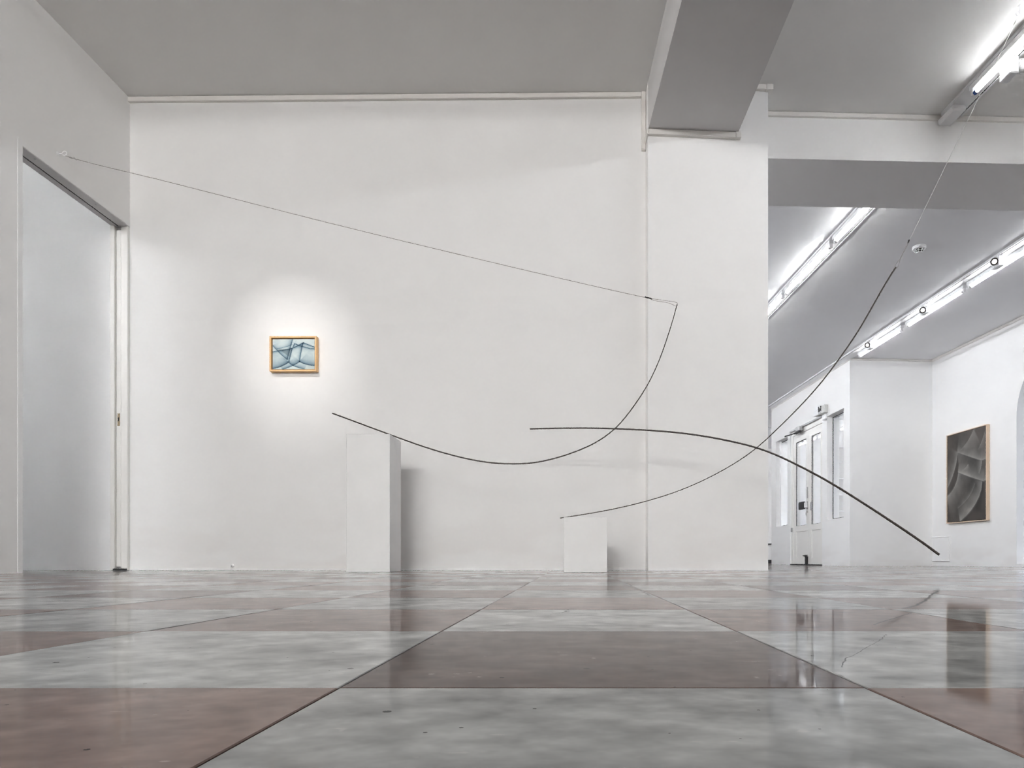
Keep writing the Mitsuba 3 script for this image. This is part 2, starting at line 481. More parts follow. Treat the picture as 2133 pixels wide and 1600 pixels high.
# walls of the front rooms
back = Plane(A0, B0, (0, 0))
put('wall_back', back.slab(sz(-0.125, back.L + 0.2, -0.04, ZC), 0, 0.14), 'mat_wall')
struct('wall_back', 'large white wall with the small blue painting')
left = Plane((XL, -7.0), (XL, 5.0), (0, 0))
SO = 7.0 + 4.02                                             # s of the doorway's near edge
put('wall_left', left.slab(sz(-0.1, left.L, -0.04, ZC).difference(sz(SO, left.L + 1, -1, 2.555)), 0, 0.12), 'mat_wall')
struct('wall_left', 'white side wall with the tall sliding doorway')
put('wall_rear', bx(-3.5, 7.4, -7.2, -7.0, -0.04, ZC), 'mat_wall_plain'); struct('wall_rear', 'white wall behind the camera')
pier = [PC, PD, (1.40, 5.92), (0.52, 5.86)]
put('wall_pillar', prism(pier, -0.04, ZC), 'mat_wall'); struct('wall_pillar', 'white pillar under the ceiling beam')
put('wall_beam', prism([PC, (1.199, 4.861), (1.28, 1.2), (1.48, -7.0), (0.94, -7.0), (0.735, 1.2)], ZS, ZC), 'mat_soffit_shaded')
struct('wall_beam', 'ceiling beam running towards the viewer above the pillar')
HS = 0.0367


def hy_(x):
    return 5.16 + HS * (x - 1.507)


put('wall_lintel', prism([(1.30, hy_(1.3)), (6.3, hy_(6.3)), (6.3, hy_(6.3) + 0.68), (1.30, hy_(1.3) + 0.68)], ZS, ZC + 0.02), 'mat_wall_plain')
struct('wall_lintel', 'wide lintel over the opening to the back room')

# right wall with its arched window, cross wall, entrance wall, far wall
right = Plane(R0, R2, (2, 2))
sJ = right.s(2117.4)
arch_r, arch_z = 0.83, CAM + 1.92


def arch(grow=0.0):
    c, r = sJ + arch_r, arch_r - grow
    a = np.linspace(0, PI, 41)
    return Polygon([(c - r, 0.45 * 0 + 0.02 + grow)] + [(c - r * math.cos(t), arch_z + r * math.sin(t)) for t in a] + [(c + r, 0.02 + grow)])


put('wall_right', right.slab(sz(-0.0, right.L + 0.3, -0.06, ZC).difference(arch()), 0, 0.45), 'mat_wall')
struct('wall_right', 'white wall of the back room with the dark painting')
cross = Plane(Q0, R0, (4.5, 5))
put('wall_cross', prism([Q0, R0, (R0[0] + 0.3, R0[1] + 0.1), (R0[0] + .3, R0[1] + .3), (Q0[0] + 0.13, Q0[1] + 0.12)], -0.06, ZB), 'mat_wall')
struct('wall_cross', 'white wall between the entrance and the dark painting')
ent = Plane(Q0, Q1, (2, 8))
sd = ent.s


def er(u0, u1, vt, vb, d0, d1, bevel=0.0, um=None, off=0.0):
    """box on the entrance wall from columns u0..u1, rows vt (top) and vb (bottom) read at column um"""
    um = um or u1
    a, b = sorted((sd(u0, off), sd(u1, off)))
    return ent.rect(a, b, ent.z(um, vb, off), ent.z(um, vt, off), d0, d1, bevel)


ZH = ent.z(1712, 868)            # head of the entrance door
W1 = (sd(1758), sd(1722.5), ent.z(1757, 1078.5), ent.z(1757, 850.5))
W2 = (sd(1640.5), sd(1616.8), ent.z(1640, 1094.5), ent.z(1640, 909.5))
D0 = (sd(1712.5), sd(1646.0))
hole = sz(D0[0], D0[1], -1, ZH).union(sz(W1[0], W1[1], W1[2], W1[3])).union(sz(W2[0], W2[1], W2[2], W2[3]))
put('wall_entrance', ent.slab(sz(0, ent.L, -0.06, ZB).difference(hole), 0, 0.22), 'mat_wall')
struct('wall_entrance', 'white wall with the glazed entrance door and two side windows')
put('wall_alcove', cat(bx(7.3, 7.4, 14.0, YF, -0.06, ZB), bx(6.5, 7.4, 14.0, 14.1, -.06, ZB), bx(4.36, 6.6, 13.92, 14.02, 3.05, ZB)), 'mat_wall_plain'); struct('wall_alcove', 'white walls of the far end of the back room')
put('wall_far', bx(-1.2, 7.3, YF, YF + 0.15, -0.06, ZB), 'mat_wall_plain'); struct('wall_far', 'bright far wall glimpsed beside the pillar')
put('wall_inner', bx(-1.25, -1.1, 5.1, YF, -0.06, ZB), 'mat_wall_plain'); struct('wall_inner', 'white side wall of the back room')
put('wall_partition', bx(-1.2, 0.6, 5.08, 5.3, -0.06, ZB + 0.1), 'mat_wall_plain'); struct('wall_partition', 'white wall behind the large back wall')

# vestibule behind the entrance door
VX, VY0, VY1 = 6.5, R0[1] + 0.28, 14.0
put('wall_vestibule', cat(bx(VX, VX + 0.12, VY0 - 0.1, VY1 + 0.1, -0.06, 3.1), bx(Q0[0] + .05, VX, VY0 - 0.1, VY0, -0.06, 3.1)), 'mat_wall_plain')
struct('wall_vestibule', 'pale wall of the vestibule behind the glass door')
lat = Plane((4.36, VY1), (VX, VY1), (5, 12))
LW = (1.02, 1.92, 0.75, 2.45)
put('wall_vestibule_end', lat.slab(sz(0, lat.L, -0.06, 3.1).difference(sbox(*[LW[k] for k in (0, 2, 1, 3)])), 0, 0.1), 'mat_wall_plain')
struct('wall_vestibule_end', 'end wall of the vestibule with a lattice window')
put('ceiling_vestibule', prism([(4.56, VY0 - .1), (VX + .1, VY0 - .1), (VX + .1, VY1 + .1), (4.40, VY1 + .1)], 3.0, 3.1), 'mat_ceiling'); struct('ceiling_vestibule', 'low grey ceiling of the vestibule')
bars = [lat.rect(LW[0] - .03, LW[0] + .03, LW[2], LW[3], -.02, .05), lat.rect(LW[1] - .03, LW[1] + .03, LW[2], LW[3], -.02, .05), lat.rect(LW[0], LW[1], LW[2] - .03, LW[2] + .03, -.02, .05), lat.rect(LW[0], LW[1], LW[3] - .04, LW[3] + .04, -.02, .05)]
for k in range(1, 3): bars.append(lat.rect(LW[0] + (LW[1] - LW[0]) * k / 3 - .012, LW[0] + (LW[1] - LW[0]) * k / 3 + .012, LW[2], LW[3], 0, .03))
for k in range(1, 5): bars.append(lat.rect(LW[0], LW[1], LW[2] + (LW[3] - LW[2]) * k / 5 - .012, LW[2] + (LW[3] - LW[2]) * k / 5 + .012, 0, .03))
put('window_4', cat(*bars), 'mat_frame_white'); struct('window_4', 'white lattice window seen through the side window by the entrance')
put('window_4__pane', lat.slab(sbox(LW[0], LW[2], LW[1], LW[3]), 0.012, 0.0121), 'mat_glass')

# room behind the sliding doorway
put('wall_side_room', cat(bx(-6.2, XL - 0.12, 5.0, 5.15, -0.04, 3.3), bx(-6.2, -6.05, 0.9, 5.1, -0.04, 3.3), bx(-6.2, XL - .12, 0.8, 0.95, -0.04, 3.3)), 'mat_wall_plain')
struct('wall_side_room', 'white wall seen through the sliding doorway')
put('ceiling_side_room', bx(-6.2, XL - 0.12, 0.8, 5.15, 3.3, 3.4), 'mat_ceiling'); struct('ceiling_side_room', 'ceiling of the room behind the sliding doorway')

# ----------------------------------------------------------------- trims: cable trunking under the ceilings, skirting lines
def duct(plane, s0, s1, z1, h=0.036, d=0.026):
    return plane.rect(s0, s1, z1 - h, z1, -d, 0, 0.003)


put('trim_1', duct(back, 0.0, back.L - 0.035, ZC - 0.002), 'mat_trunking'); struct('trim_1', 'long white cable trunking along the top of the back wall')
put('trim_1__drop_duct', back.rect(back.L - 0.035, back.L - 0.004, ZS - 0.075, ZC - 0.002, -0.03, 0, 0.003), 'mat_trunking')
pil = Plane(PC, PD, (0.9, 2))
bw = math.hypot(1.199 - PC[0], 4.861 - PC[1])
put('trim_2', duct(pil, 0.0, bw - 0.02, ZS - 0.001, 0.04, 0.028), 'mat_trunking'); struct('trim_2', 'white cable trunking on the pillar under the beam')
put('trim_2__end_cap', pil.rect(bw - 0.022, bw + 0.02, ZS - 0.044, ZS + 0.0, -0.031, 0, 0.003), 'mat_trunking')
pside = Plane(PC, (0.546, 4.95), (-1, 4.9))
put('trim_2__corner_duct', pside.rect(-0.028, 0.135, ZS - 0.041, ZS - 0.001, -0.012, 0, 0.003), 'mat_trunking')
put('trim_3', duct(pil, bw + 0.005, pil.L - 0.02, ZC - 0.002, 0.036, 0.03), 'mat_trunking'); struct('trim_3', 'short white cable trunking at the top right of the pillar')
put('trim_3__end_cap', cat(pil.rect(pil.L - 0.022, pil.L + 0.028, ZC - 0.042, ZC - 0.001, -0.034, 0.03, 0.003)), 'mat_trunking')
lin = Plane((1.30, hy_(1.3)), (6.3, hy_(6.3)), (3, 2))
put('wall_lintel__face', lin.slab(sz(0, lin.L, ZS, ZC), -0.004, 0.0), 'mat_wall')
put('trim_4', duct(lin, 0.12, lin.L - 0.4, ZC - 0.002, 0.034, 0.026), 'mat_trunking'); struct('trim_4', 'white cable trunking along the top of the lintel')
put('trim_5', duct(cross, 0.0, cross.L, ZB - 0.002, 0.034, 0.02), 'mat_trunking'); struct('trim_5', 'white cable trunking at the top of the cross wall')
put('trim_6', duct(right, 0.0, 5.2, ZB - 0.002, 0.034, 0.02), 'mat_trunking'); struct('trim_6', 'white cable trunking at the top of the right wall')
put('trim_7', duct(ent, 0.0, ent.L - 0.02, ZB - 0.002, 0.034, 0.02), 'mat_trunking'); struct('trim_7', 'white cable trunking at the top of the entrance wall')
put('trim_7__end_cap', ent.rect(ent.L - 0.035, ent.L - 0.005, ZB - 0.075, ZB - 0.036, -0.016, 0, 0.003), 'mat_trunking')
put('baseboard_back', back.rect(0.0, back.L, 0.0, 0.011, -0.006, 0), 'mat_wall_plain'); struct('baseboard_back', 'thin white bead along the foot of the back wall')
put('baseboard_pillar', pil.rect(0.0, pil.L, 0.0, 0.012, -0.006, 0), 'mat_wall_plain'); struct('baseboard_pillar', 'thin white bead along the foot of the pillar')

# ----------------------------------------------------------------- sliding doorway in the left wall
zt = 2.555
tk = cat(left.rect(SO, left.L, zt - 0.0, zt + 0.03, 0.0, 0.05), left.rect(SO, left.L, zt, zt + 0.03, 0.064, 0.12))
put('door_2', left.slab(sbox(SO - 0.035, zt, left.L, zt + 0.035).union(sbox(SO - 0.035, 0, SO, zt + 0.035)), -0.003, 0.0), 'mat_wall_plain')
struct('door_2', 'tall sliding doorway in the left wall with a grey lintel and a black slot')
put('door_2__track', left.rect(SO, left.L - 0.02, zt - 0.003, zt + 0.001, 0.066, 0.079), 'mat_black')
put('door_2__lintel', cat(left.rect(SO, left.L, zt - 0.006, zt + 0.005, 0.0, 0.066), left.rect(SO, left.L, zt - 0.006, zt + 0.005, 0.079, 0.12)), 'mat_soffit_shaded')
put('door_2__lintel_screw', cat(*[aim(trimesh.creation.cylinder(0.006, 0.004, sections=10), left.at(s, zt - 0.007, 0.02), (0, 0, 1)) for s in (SO + .12, SO + .65)]), 'mat_grey_metal')
labels['door_2__lintel_screw'] = {'kind': 'stuff'}
YJ = 4.985                          # the far jamb, facing the camera
put('door_2__jamb', cat(bx(XL - 0.125, XL - 0.092, YJ - 0.02, 5.0, 0, zt - 0.006, 0.003), bx(XL - 0.05, XL, YJ - 0.012, 5.0, 0.0, zt - 0.006, 0.003)), 'mat_door')
put('door_2__leaf', bx(XL - 0.090, XL - 0.052, YJ - 0.004, 5.0, 0.025, zt - 0.03, 0.003), 'mat_door')
labels['door_2__leaf'] = {'label': 'edge of the sliding door leaf in its slot'}
zl = CAM + (V0 - 874.5) / F * YJ
put('door_2__leaf__lock_plate', bx(XL - 0.079, XL - 0.061, YJ - 0.007, YJ - 0.003, zl - 0.046, zl + 0.046, 0.001), 'mat_bronze')
put('door_2__leaf__keyhole', bx(XL - 0.074, XL - 0.066, YJ - 0.009, YJ - 0.006, zl - 0.012, zl + 0.016), 'mat_black')
put('door_2__dark_foot_bar', bx(XL - 0.098, XL - 0.004, YJ - 0.028, 4.99, 0.0, 0.014), 'mat_black')  # black bar drawing the dark slot at the foot of the jamb

# ----------------------------------------------------------------- entrance door and its side windows
GD = 0.05


def sidewindow(key, W, label):
    s0, s1, z0, z1 = W
    t = 0.02
    put(key, ent.slab(sbox(s0, z0, s1, z1).difference(sbox(s0 + t, z0 + t, s1 - t, z1 - t)), 0.10, 0.16), 'mat_frame_white')
    struct(key, label)
    put(key + '__gasket', ent.slab(sbox(s0 + t - .001, z0 + t - .001, s1 - t + .001, z1 - t + .001).difference(sbox(s0 + t + .007, z0 + t + .003, s1 - t - .012, z1 - t - .007)), 0.092, 0.102), 'mat_black')
    put(key + '__pane', ent.slab(sbox(s0 + t, z0 + t, s1 - t, z1 - t), 0.12, 0.1201), 'mat_glass')


sidewindow('window_1', W1, 'tall glazed side window right of the entrance door')
sidewindow('window_2', W2, 'tall narrow side window left of the entrance door')
d0, d1 = D0
put('door_1', ent.slab(sbox(d0 - 0.0, 0, d1, ZH).difference(sbox(d0 + 0.03, -1, d1 - 0.10, ZH - 0.10)), 0.02, 0.16), 'mat_door')
struct('door_1', 'white glazed double entrance door of the back room')
fz = float(floor_z(11.5))
scene.pop('door_1')
put('door_1', ent.slab(sbox(d0, fz, d1, ZH).difference(sbox(d0 + 0.03, -1, d1 - 0.10, ZH - 0.10)), 0.02, 0.16), 'mat_door')
put('door_1__head_rail', ent.rect(d0, d1, ZH - 0.012, ZH + 0.02, -0.016, 0.02, 0.003), 'mat_grey_metal')  # darker metal covers both its own colour and the shade on it
put('door_1__sill', ent.rect(d0, d1, fz, fz + 0.016, -0.004, 0.1), 'mat_black')
gz0 = ent.z(1700, 1090.5)
pz1, pz0 = ent.z(1700, 1103), ent.z(1700, 1163)
mid = sd(1680.8)
for k, (a, b) in enumerate(((mid + 0.002, d1 - 0.10), (d0 + 0.03, mid - 0.002))):
    key = 'door_1__leaf' + ('' if k == 0 else '_001')
    zt_ = ZH - 0.105
    outer = sbox(a, fz + 0.018, b, zt_)
    st = 0.125 if k == 0 else 0.13
    ga, gb = a + st * 0.8, b - st
    gl = sbox(ga, gz0, gb, zt_ - 0.14)
    pn = sbox(ga, pz0, gb, pz1)
    put(key, ent.slab(outer.difference(gl).difference(pn), 0.03, 0.075), 'mat_door')
    put(key + '__panel', ent.slab(pn, 0.042, 0.06), 'mat_door')
    put(key + '__gasket', ent.slab(gl.difference(sbox(ga + .004, gz0 + .004, gb - .012, zt_ - .148)), 0.036, 0.044), 'mat_black')
    put(key + '__pane', ent.slab(gl, 0.05, 0.0501), 'mat_glass')
    if k == 0:
        zc_ = ent.z(1673, 1053.5)
        put(key + '__lock_plate', ent.rect(a + .012, a + .05, ent.z(1679, 1038), ent.z(1679, 1015), 0.018, 0.031, .002), 'mat_steel')
        put(key + '__handle_plate', ent.rect(a + .012, a + .05, zc_ - .075, zc_ + .07, 0.018, 0.031, .002), 'mat_steel')
        put(key + '__push_pad', ent.rect(a + .055, a + .30, zc_ - .072, zc_ + .072, -0.045, 0.0, .012), 'mat_black')
        put(key + '__pad_arm', ent.rect(a + .02, a + .09, zc_ - .05, zc_ + .05, -0.03, 0.02, .006), 'mat_plastic')
        kz = ent.z(1680, 1066)
        put(key + '__keys', cat(ent.rect(a + .02, a + .035, kz - .02, kz + .02, 0.0, 0.03), ent.rect(a + .018, a + .048, kz - .055, kz - .015, -0.004, 0.0), ent.rect(a + .03, a + .055, kz - .075, kz - .03, 0.004, 0.008)), 'mat_steel')
        put(key + '__foot_bolt', cat(ent.rect(a + .015, a + .075, fz + .02, fz + .16, -0.012, 0.031, .004), ent.rect(a + .02, a + .05, fz + .15, fz + .19, -0.03, 0.02, .004), ent.rect(a + .01, a + .10, fz + .165, fz + .185, -0.04, 0.0, .004)), 'mat_black')
        put(key + '__hinge', ent.rect(d1 - 0.085, d1 - 0.03, ent.z(1648, 1108), ent.z(1648, 1100), 0.0, 0.03, .003), 'mat_grey_metal')
    else:
        put(key + '__lock_plate', ent.rect(gb - .01, gb + .03, ent.z(1692, 1062), ent.z(1692, 1045), 0.018, 0.05, .002), 'mat_grey_metal')
zcl = ent.z(1658, 900)
cl = cat(ent.rect(sd(1664.5, -.07), sd(1656.5, -.07), zcl - .03, zcl + .055, -0.07, 0.0, .005))
put('door_1__door_closer', cl, 'mat_grey_metal')
put('door_1__door_closer__arm', cat(ent.rect(sd(1664, -.07), sd(1654, -.07), zcl - .065, zcl - .032, -0.07, -.02, .003), sweep([ent.at(sd(1660, -.06), zcl - .05, -.06), ent.at(sd(1648, -.1), zcl - .055, -.10), ent.at(sd(1635, -.14), zcl - .05, -.14)], .012, 8)), 'mat_black')

# arched window in the right wall
put('window_3', right.slab(arch().difference(arch(0.06)), 0.36, 0.42), 'mat_frame_white'); struct('window_3', 'tall arched window at the right edge')
cc = sJ + arch_r
put('window_3__glazing_bar', cat(right.rect(cc - .02, cc + .02, 0.08, arch_z + arch_r - .06, .37, .41), right.rect(sJ + .06, sJ + 2 * arch_r - .06, arch_z - .02, arch_z + .02, .37, .41)), 'mat_frame_white')
put('window_3__pane', right.slab(arch(0.06), 0.39, 0.3901), 'mat_glass')

# ----------------------------------------------------------------- light tracks
def emit(key, mesh, radiance, weight=1.0):
    scene[key] = {**mikit.ply(mesh, 'mat_fixture', smooth=False), 'emitter': {'type': 'area', 'radiance': rgb(*radiance), 'sampling_weight': weight}}


def track(key, p, q, zc, side, starts, radiance, label, tube=1.2, gap=0.05, visible=True, weight=1.6):
    """ceiling plate from p to q (plan); batten with tubes on one side (side +1: right of travel), dark groove on the other"""
    p, q = np.array(p, float), np.array(q, float)
    L = np.linalg.norm(q - p)
    t = (q - p) / L
    n = np.array([t[1], -t[0]]) * side
    M = np.eye(4)
    M[:2, 0], M[:2, 1], M[:2, 3] = t, n, p
    M[2, 3] = zc

    def fx(m):
        m = m.copy(); m.apply_transform(M)
        return m

    W = 0.085
    put(key + '__housing', fx(cat(bx(0, L, -W, -W + 0.016, -0.026, -.0005, .002), bx(0, L, -W + 0.026, W, -0.026, -.0005, .002))), 'mat_fixture')
    put(key + '__track_slot', fx(bx(0.0, L, -W + 0.014, -W + 0.028, -0.02, -0.006)), 'mat_black')
    nb = 0
    for s in starts:
        suf = '' if nb == 0 else f'_{nb:03d}'
        put(key + '__batten' + suf, fx(bx(s - .02, s + tube + .02, W - 0.055, W - 0.005, -0.064, -0.024, .004)), 'mat_fixture')
        tb = trimesh.creation.cylinder(0.014, segment=[(s + .02, W - .03, -.090), (s + tube - .02, W - .03, -.090)], sections=14)
        emit(key + '__tube' + suf, fx(tb), radiance if np.ndim(radiance) == 1 else radiance[nb], weight)
        for e, sg in ((s, 1), (s + tube, -1)):
            m = nb * 2 + (sg < 0)
            ms = '' if m == 0 else f'_{m:03d}'
            put(key + '__socket' + ms, fx(cat(bx(e - .012, e + .012, W - .046, W - .014, -.106, -.055, .004))), 'mat_plastic')
            put(key + '__end_cap' + ms, fx(trimesh.creation.cylinder(0.0148, segment=[(e + sg * .012, W - .03, -.090), (e + sg * .036, W - .03, -.090)], sections=14)), 'mat_steel' if not visible else 'mat_grey_metal')
        nb += 1
    tag(key, label, 'track light')
    return lambda s, off=0.0, z=0.0: (p + t * s + n * off, zc + z, t, n)


def spotlight(key, x, y, zc, direction, label, tdir=(0, 1), glow=6.0, r=0.036, group=None, head_off=(0, 0, 0)):
    """adapter box on the track, cylindrical head with a black snoot and a lit lens"""
    d = np.array(direction, float); d /= np.linalg.norm(d)
    a = math.degrees(math.atan2(tdir[0], tdir[1]))
    b = bx(-.032, .032, -.055, .055, -.115, 0, .006)
    b.apply_transform(trimesh.transformations.rotation_matrix(-math.radians(a), [0, 0, 1]))
    b.apply_translation((x, y, zc - 0.026))
    put(key + '__adapter', b, 'mat_fixture')
    c = np.array([x, y, zc - 0.105]) + np.array(head_off, float)
    body = lathe([(0, -0.075), (r * .8, -.075), (r, -.06), (r, .05), (r * .97, .052), (0, .052)], 28)
    put(key + '__head', aim(body, c, d), 'mat_fixture', smooth=35)
    fins = cat(*[lathe([(r * .98, z), (r * 1.05, z), (r * 1.05, z + .004), (r * .98, z + .004)], 28) for z in (-.05, -.036, -.022, -.008)])
    put(key + '__cooling_fins', aim(fins, c, d), 'mat_plastic_grey')
    labels[key + '__cooling_fins'] = {'kind': 'stuff'}
    sn = lathe([(r * .60, .05), (r * .66, .085), (r * 1.0, .085), (r * 1.0, .05)], 28)
    put(key + '__snoot', aim(sn, c, d), 'mat_black', smooth=35)
    ln = lathe([(0, .0535), (r * .6, .0535), (r * .6, .056), (0, .056)], 20)
    ln = aim(ln, c, d)
    emit(key + '__lens', ln, (glow, glow * .93, glow * .85), 0.05)
    arm = sweep([np.array([x, y, zc - 0.09]), c * 0.5 + np.array([x, y, zc - .1]) * .5, c], .009, 8) if np.linalg.norm(c - [x, y, zc - .09]) > .02 else trimesh.creation.icosphere(1, .01).apply_translation(c)
    put(key + '__arm', arm, 'mat_fixture')
    tag(key, label, 'spotlight', group)


# back room, left row: batten on its left, groove on its right
def ceil_pt(u, v, z=HB):
    return on(u, v, F * z / (V0 - v))


g0, g1 = ceil_pt(1818, 430)[:2], ceil_pt(1602, 655)[:2]      # groove line
tv = (g1 - g0) / np.linalg.norm(g1 - g0)
nr = np.array([tv[1], -tv[0]])
p_ = g0 - nr * 0.064
s5 = lambda yy: (yy - p_[1]) / tv[1]
sock = [ceil_pt(1714, 513, HB - .085)[1], ceil_pt(1620, 616, HB - .085)[1]]
pl = p_ - tv * 0.15
sk = (sock[0] - pl[1]) / tv[1]
track('track_light', pl, pl + tv * 13.4, ZB, -1, [sk - 1.3 + 1.3 * k for k in range(0, 10)], [tuple(a_ * c for c in TUBE) for a_ in (1, 1, 1, 1.9, 1.9, 1.5, 1, 1, 1, 1)], 'tube light row just right of the pillar on the back room ceiling')  # tubes hidden by the pillar are stronger, to light the entrance wall

# back room, right row: groove on its left, batten on its right
g0, g1 = ceil_pt(2133, 493.5)[:2], ceil_pt(1602, 845)[:2]
tv2 = (g1 - g0) / np.linalg.norm(g1 - g0)
nr2 = np.array([tv2[1], -tv2[0]])
p2 = g0 + nr2 * 0.064 - tv2 * 1.1
sock2 = [ceil_pt(1990, 605, HB - .085)[1], ceil_pt(1868, 683, HB - .085)[1]]
sk2 = (sock2[0] - p2[1]) / tv2[1]
end2 = (ceil_pt(1776, 742, HB - .085)[1] - p2[1]) / tv2[1]
L2 = (Q1[1] - 0.1 - p2[1]) / tv2[1]
T2 = track('track_light_001', p2, p2 + tv2 * L2, ZB, 1, [sk2 - 2.6, sk2 - 1.3, sk2, end2 - 1.2], tuple(0.44 * c for c in TUBE), 'tube light row with spotlights that runs to the entrance wall')

# front right row
g0, g1 = on(1995, 240, F * 3.43 / 925.5)[:2], on(2085, 147, F * 3.43 / 1018.5)[:2]
tv3 = (g1 - g0) / np.linalg.norm(g1 - g0)                     # towards the camera
nr3 = np.array([tv3[1], -tv3[0]])
p3 = g0 + nr3 * 0.064 + tv3 * 0.02
Tf = track('track_light_002', p3, p3 + tv3 * 8.6, ZC, 1, [0.34 + 1.25 * k for k in range(3)], [tuple(a_ * c for c in TUBE) for a_ in (1.2, 1.7, 1.7)], 'tube light row at the top right in front of the lintel')  # the two tubes out of view are stronger, to soften pedestal shadows
pj, _, _, _ = Tf(0.02)
jb = bx(-.055, .055, -.13, .06, -.075, -.026, .012)
jb.apply_transform(trimesh.transformations.rotation_matrix(math.atan2(tv3[1], tv3[0]) - PI / 2, [0, 0, 1]))
jb.apply_translation((*(p3 + tv3 * 0.085 + nr3 * 0.03), ZC))
put('track_light_002__junction_box', jb, 'mat_plastic')
put('track_light_002__feed_cable', sweep([(*(p3 + tv3 * a_ + nr3 * .09), ZC - .014 - .012 * math.sin(PI * (a_ - .14) / .2)) for a_ in np.linspace(.14, .34, 8)], .004, 6), 'mat_plastic')
put('track_light_002__tube_clip', cat(trimesh.creation.cylinder(0.0155, segment=[(*(p3 + tv3 * .345 + nr3 * .055), ZC - .090), (*(p3 + tv3 * .37 + nr3 * .055), ZC - .090)], sections=14)), 'mat_blue')
labels['track_light_002__tube_clip'] = {'label': 'blue tube end'}

# unseen rows behind the camera, placed to light the left room
track('track_light_003', (-3.05, -3.6), (0.4, -3.6), ZC, 1, [0.1, 1.75], TUBE_LEFT, 'nearer unseen tube light row behind the camera, placed to light the back wall', tube=1.5, visible=False, weight=2.5)
track('track_light_004', (-3.05, -5.9), (0.4, -5.9), ZC, 1, [0.1, 1.75], TUBE_LEFT, 'farther unseen tube light row behind the camera, placed to light the back wall', tube=1.5, visible=False, weight=2.5)
track('track_light_005', (-5.7, 1.9), (-3.75, 1.9), 3.3, 1, [0.4], tuple(6.5 * c for c in TUBE), 'unseen tube light in the side room, placed to light the wall in the doorway', visible=False)  # unseen lamp, placed to light the wall in the doorway
track('track_light_006', (5.12, 12.2), (5.20, 13.7), 3.0, 1, [0.1], (560.0, 640.0, 780.0), 'tube light on the vestibule ceiling, placed to brighten the glass panes')  # strong and bluish, chosen to brighten the view through the panes

track('track_light_007', (4.7, 16.6), (6.7, 16.6), ZB, 1, [0.2], tuple(14.0 * c for c in TUBE), 'unseen tube light beyond the entrance wall, placed to brighten the far wall', visible=False)  # unseen lamp, placed to brighten the narrow gap beside the pillar
track('track_light_008', (-0.95, 8.9), (1.0, 6.0), ZB, 1, [0.1, 1.8], tuple(2.9 * c for c in TUBE), 'unseen tube light row behind the pillar, placed to light the entrance and cross walls', tube=1.5, visible=False, weight=2.0)  # out of view behind the pillar, placed to light entrance and cross walls
track('track_light_009', (-1.2, -5.75), (-1.2, -3.75), ZC, -1, [0.15], tuple(2.4 * c for c in TUBE_LEFT), 'unseen tube light row along the left room, placed to light the lower back wall', tube=1.6, visible=False, weight=2.5)  # unseen, placed to brighten the lower part of the back wall
# spotlights on the right row
for k, (u, v, h, off, lab) in enumerate([(2076, 543, .105, (-.05, -.03, 0.02), 'nearest of three spotlights on the right tube light row'),
                                         (1926, 642, .12, (-.06, -.09, -.01), 'middle of three spotlights on the right tube light row'),
                                         (1810, 717, .10, (-.05, -.05, .02), 'farthest of three spotlights on the right tube light row')]):
    c = on(u, v, F * (HB - h) / (V0 - v))
    o = np.array(off)
    spotlight('spotlight' + ('' if k == 0 else f'_{k:03d}'), c[0] - o[0] + 0.02, c[1] - o[1] + .06, ZB, (-.55, -.75, -.38), lab, (tv2[0], tv2[1]), 8.0, .037, head_off=off)
c = on(2102, 150, F * 3.33 / (V0 - 150))
spotlight('spotlight_003', c[0], c[1], ZC, (.62, -.55, -.42), 'white spotlight cut off by the top right edge of the picture', (tv3[0], tv3[1]), 8.0, .042, head_off=(.085, -.02, .03))

# spotlight that lights the small blue painting, over the left room
SP = np.array([-2.38, 2.35, 3.36])
AIM = on(612, 738, 4.97)
spotlight('spotlight_004', -2.38, 2.42, ZC, AIM - SP, 'spotlight over the left room aimed at the small blue painting', (0, 1), 8.0, .04, head_off=(0, -.02, -.03))
dv = (AIM - SP) / np.linalg.norm(AIM - SP)
so = np.array([-2.38, 2.40, ZC - .135]) + dv * 0.16
scene['spotlight_004_beam'] = dict(type='spot', sampling_weight=2.0, intensity=rgb(19.0, 18.4, 17.8), cutoff_angle=11.0, beam_width=1.0,
                                   to_world=T().look_at(origin=so.tolist(), target=AIM.tolist(), up=[0, 0, 1]))

# ----------------------------------------------------------------- the hanging rods, wires and pedestals
def curve(pts, y0, u0, y1, u1, n=160):
    """smooth 3D curve through pixel points at a depth that runs from y0 (column u0) to y1 (column u1)"""
    P = np.array([on(u, v, y0 + (y1 - y0) * (u - u0) / (u1 - u0)) for u, v in pts])
    d = np.r_[0, np.cumsum(np.linalg.norm(np.diff(P, axis=0), axis=1))]
    return CubicSpline(d, P)(np.linspace(0, d[-1], n))


rodA = curve([(692, 860.8), (758, 885.3), (823.3, 909.5), (872.5, 927.2), (925, 943.6), (977.5, 956.6), (1030, 964.6), (1073, 966.3), (1110.5, 964), (1141, 958.4), (1171.4, 950.2), (1202, 939.6), (1232.4, 926.2),
              (1280, 893.5), (1319.2, 847.4), (1346.8, 805.2), (1363.1, 773.5), (1377.7, 738.6), (1389.1, 706.1), (1400.4, 670.3), (1410.3, 634)], 4.42, 824, 4.36, 1410)
put('curved_rod', sweep(rodA, np.interp(np.linspace(0, 1, len(rodA)), [0, .45, 1], [.0042, .0044, .0027]), 12), 'mat_rod', smooth=40)
tag('curved_rod', 'slender dark rod sagging from the tall pedestal up to the wire on the left wall', 'rod')
rodC = curve([(1166.5, 1079.4), (1195.4, 1075.0), (1273.8, 1061.2), (1349, 1043.3), (1418.2, 1020.8), (1480, 993.2), (1531.6, 964.3), (1575.4, 933.4), (1612.5, 899.9), (1665, 847.7), (1717.5, 788.1), (1749, 746.1),
              (1785.8, 692.3), (1822.5, 629.3), (1866, 557)], 4.345, 1190, 4.25, 1866)
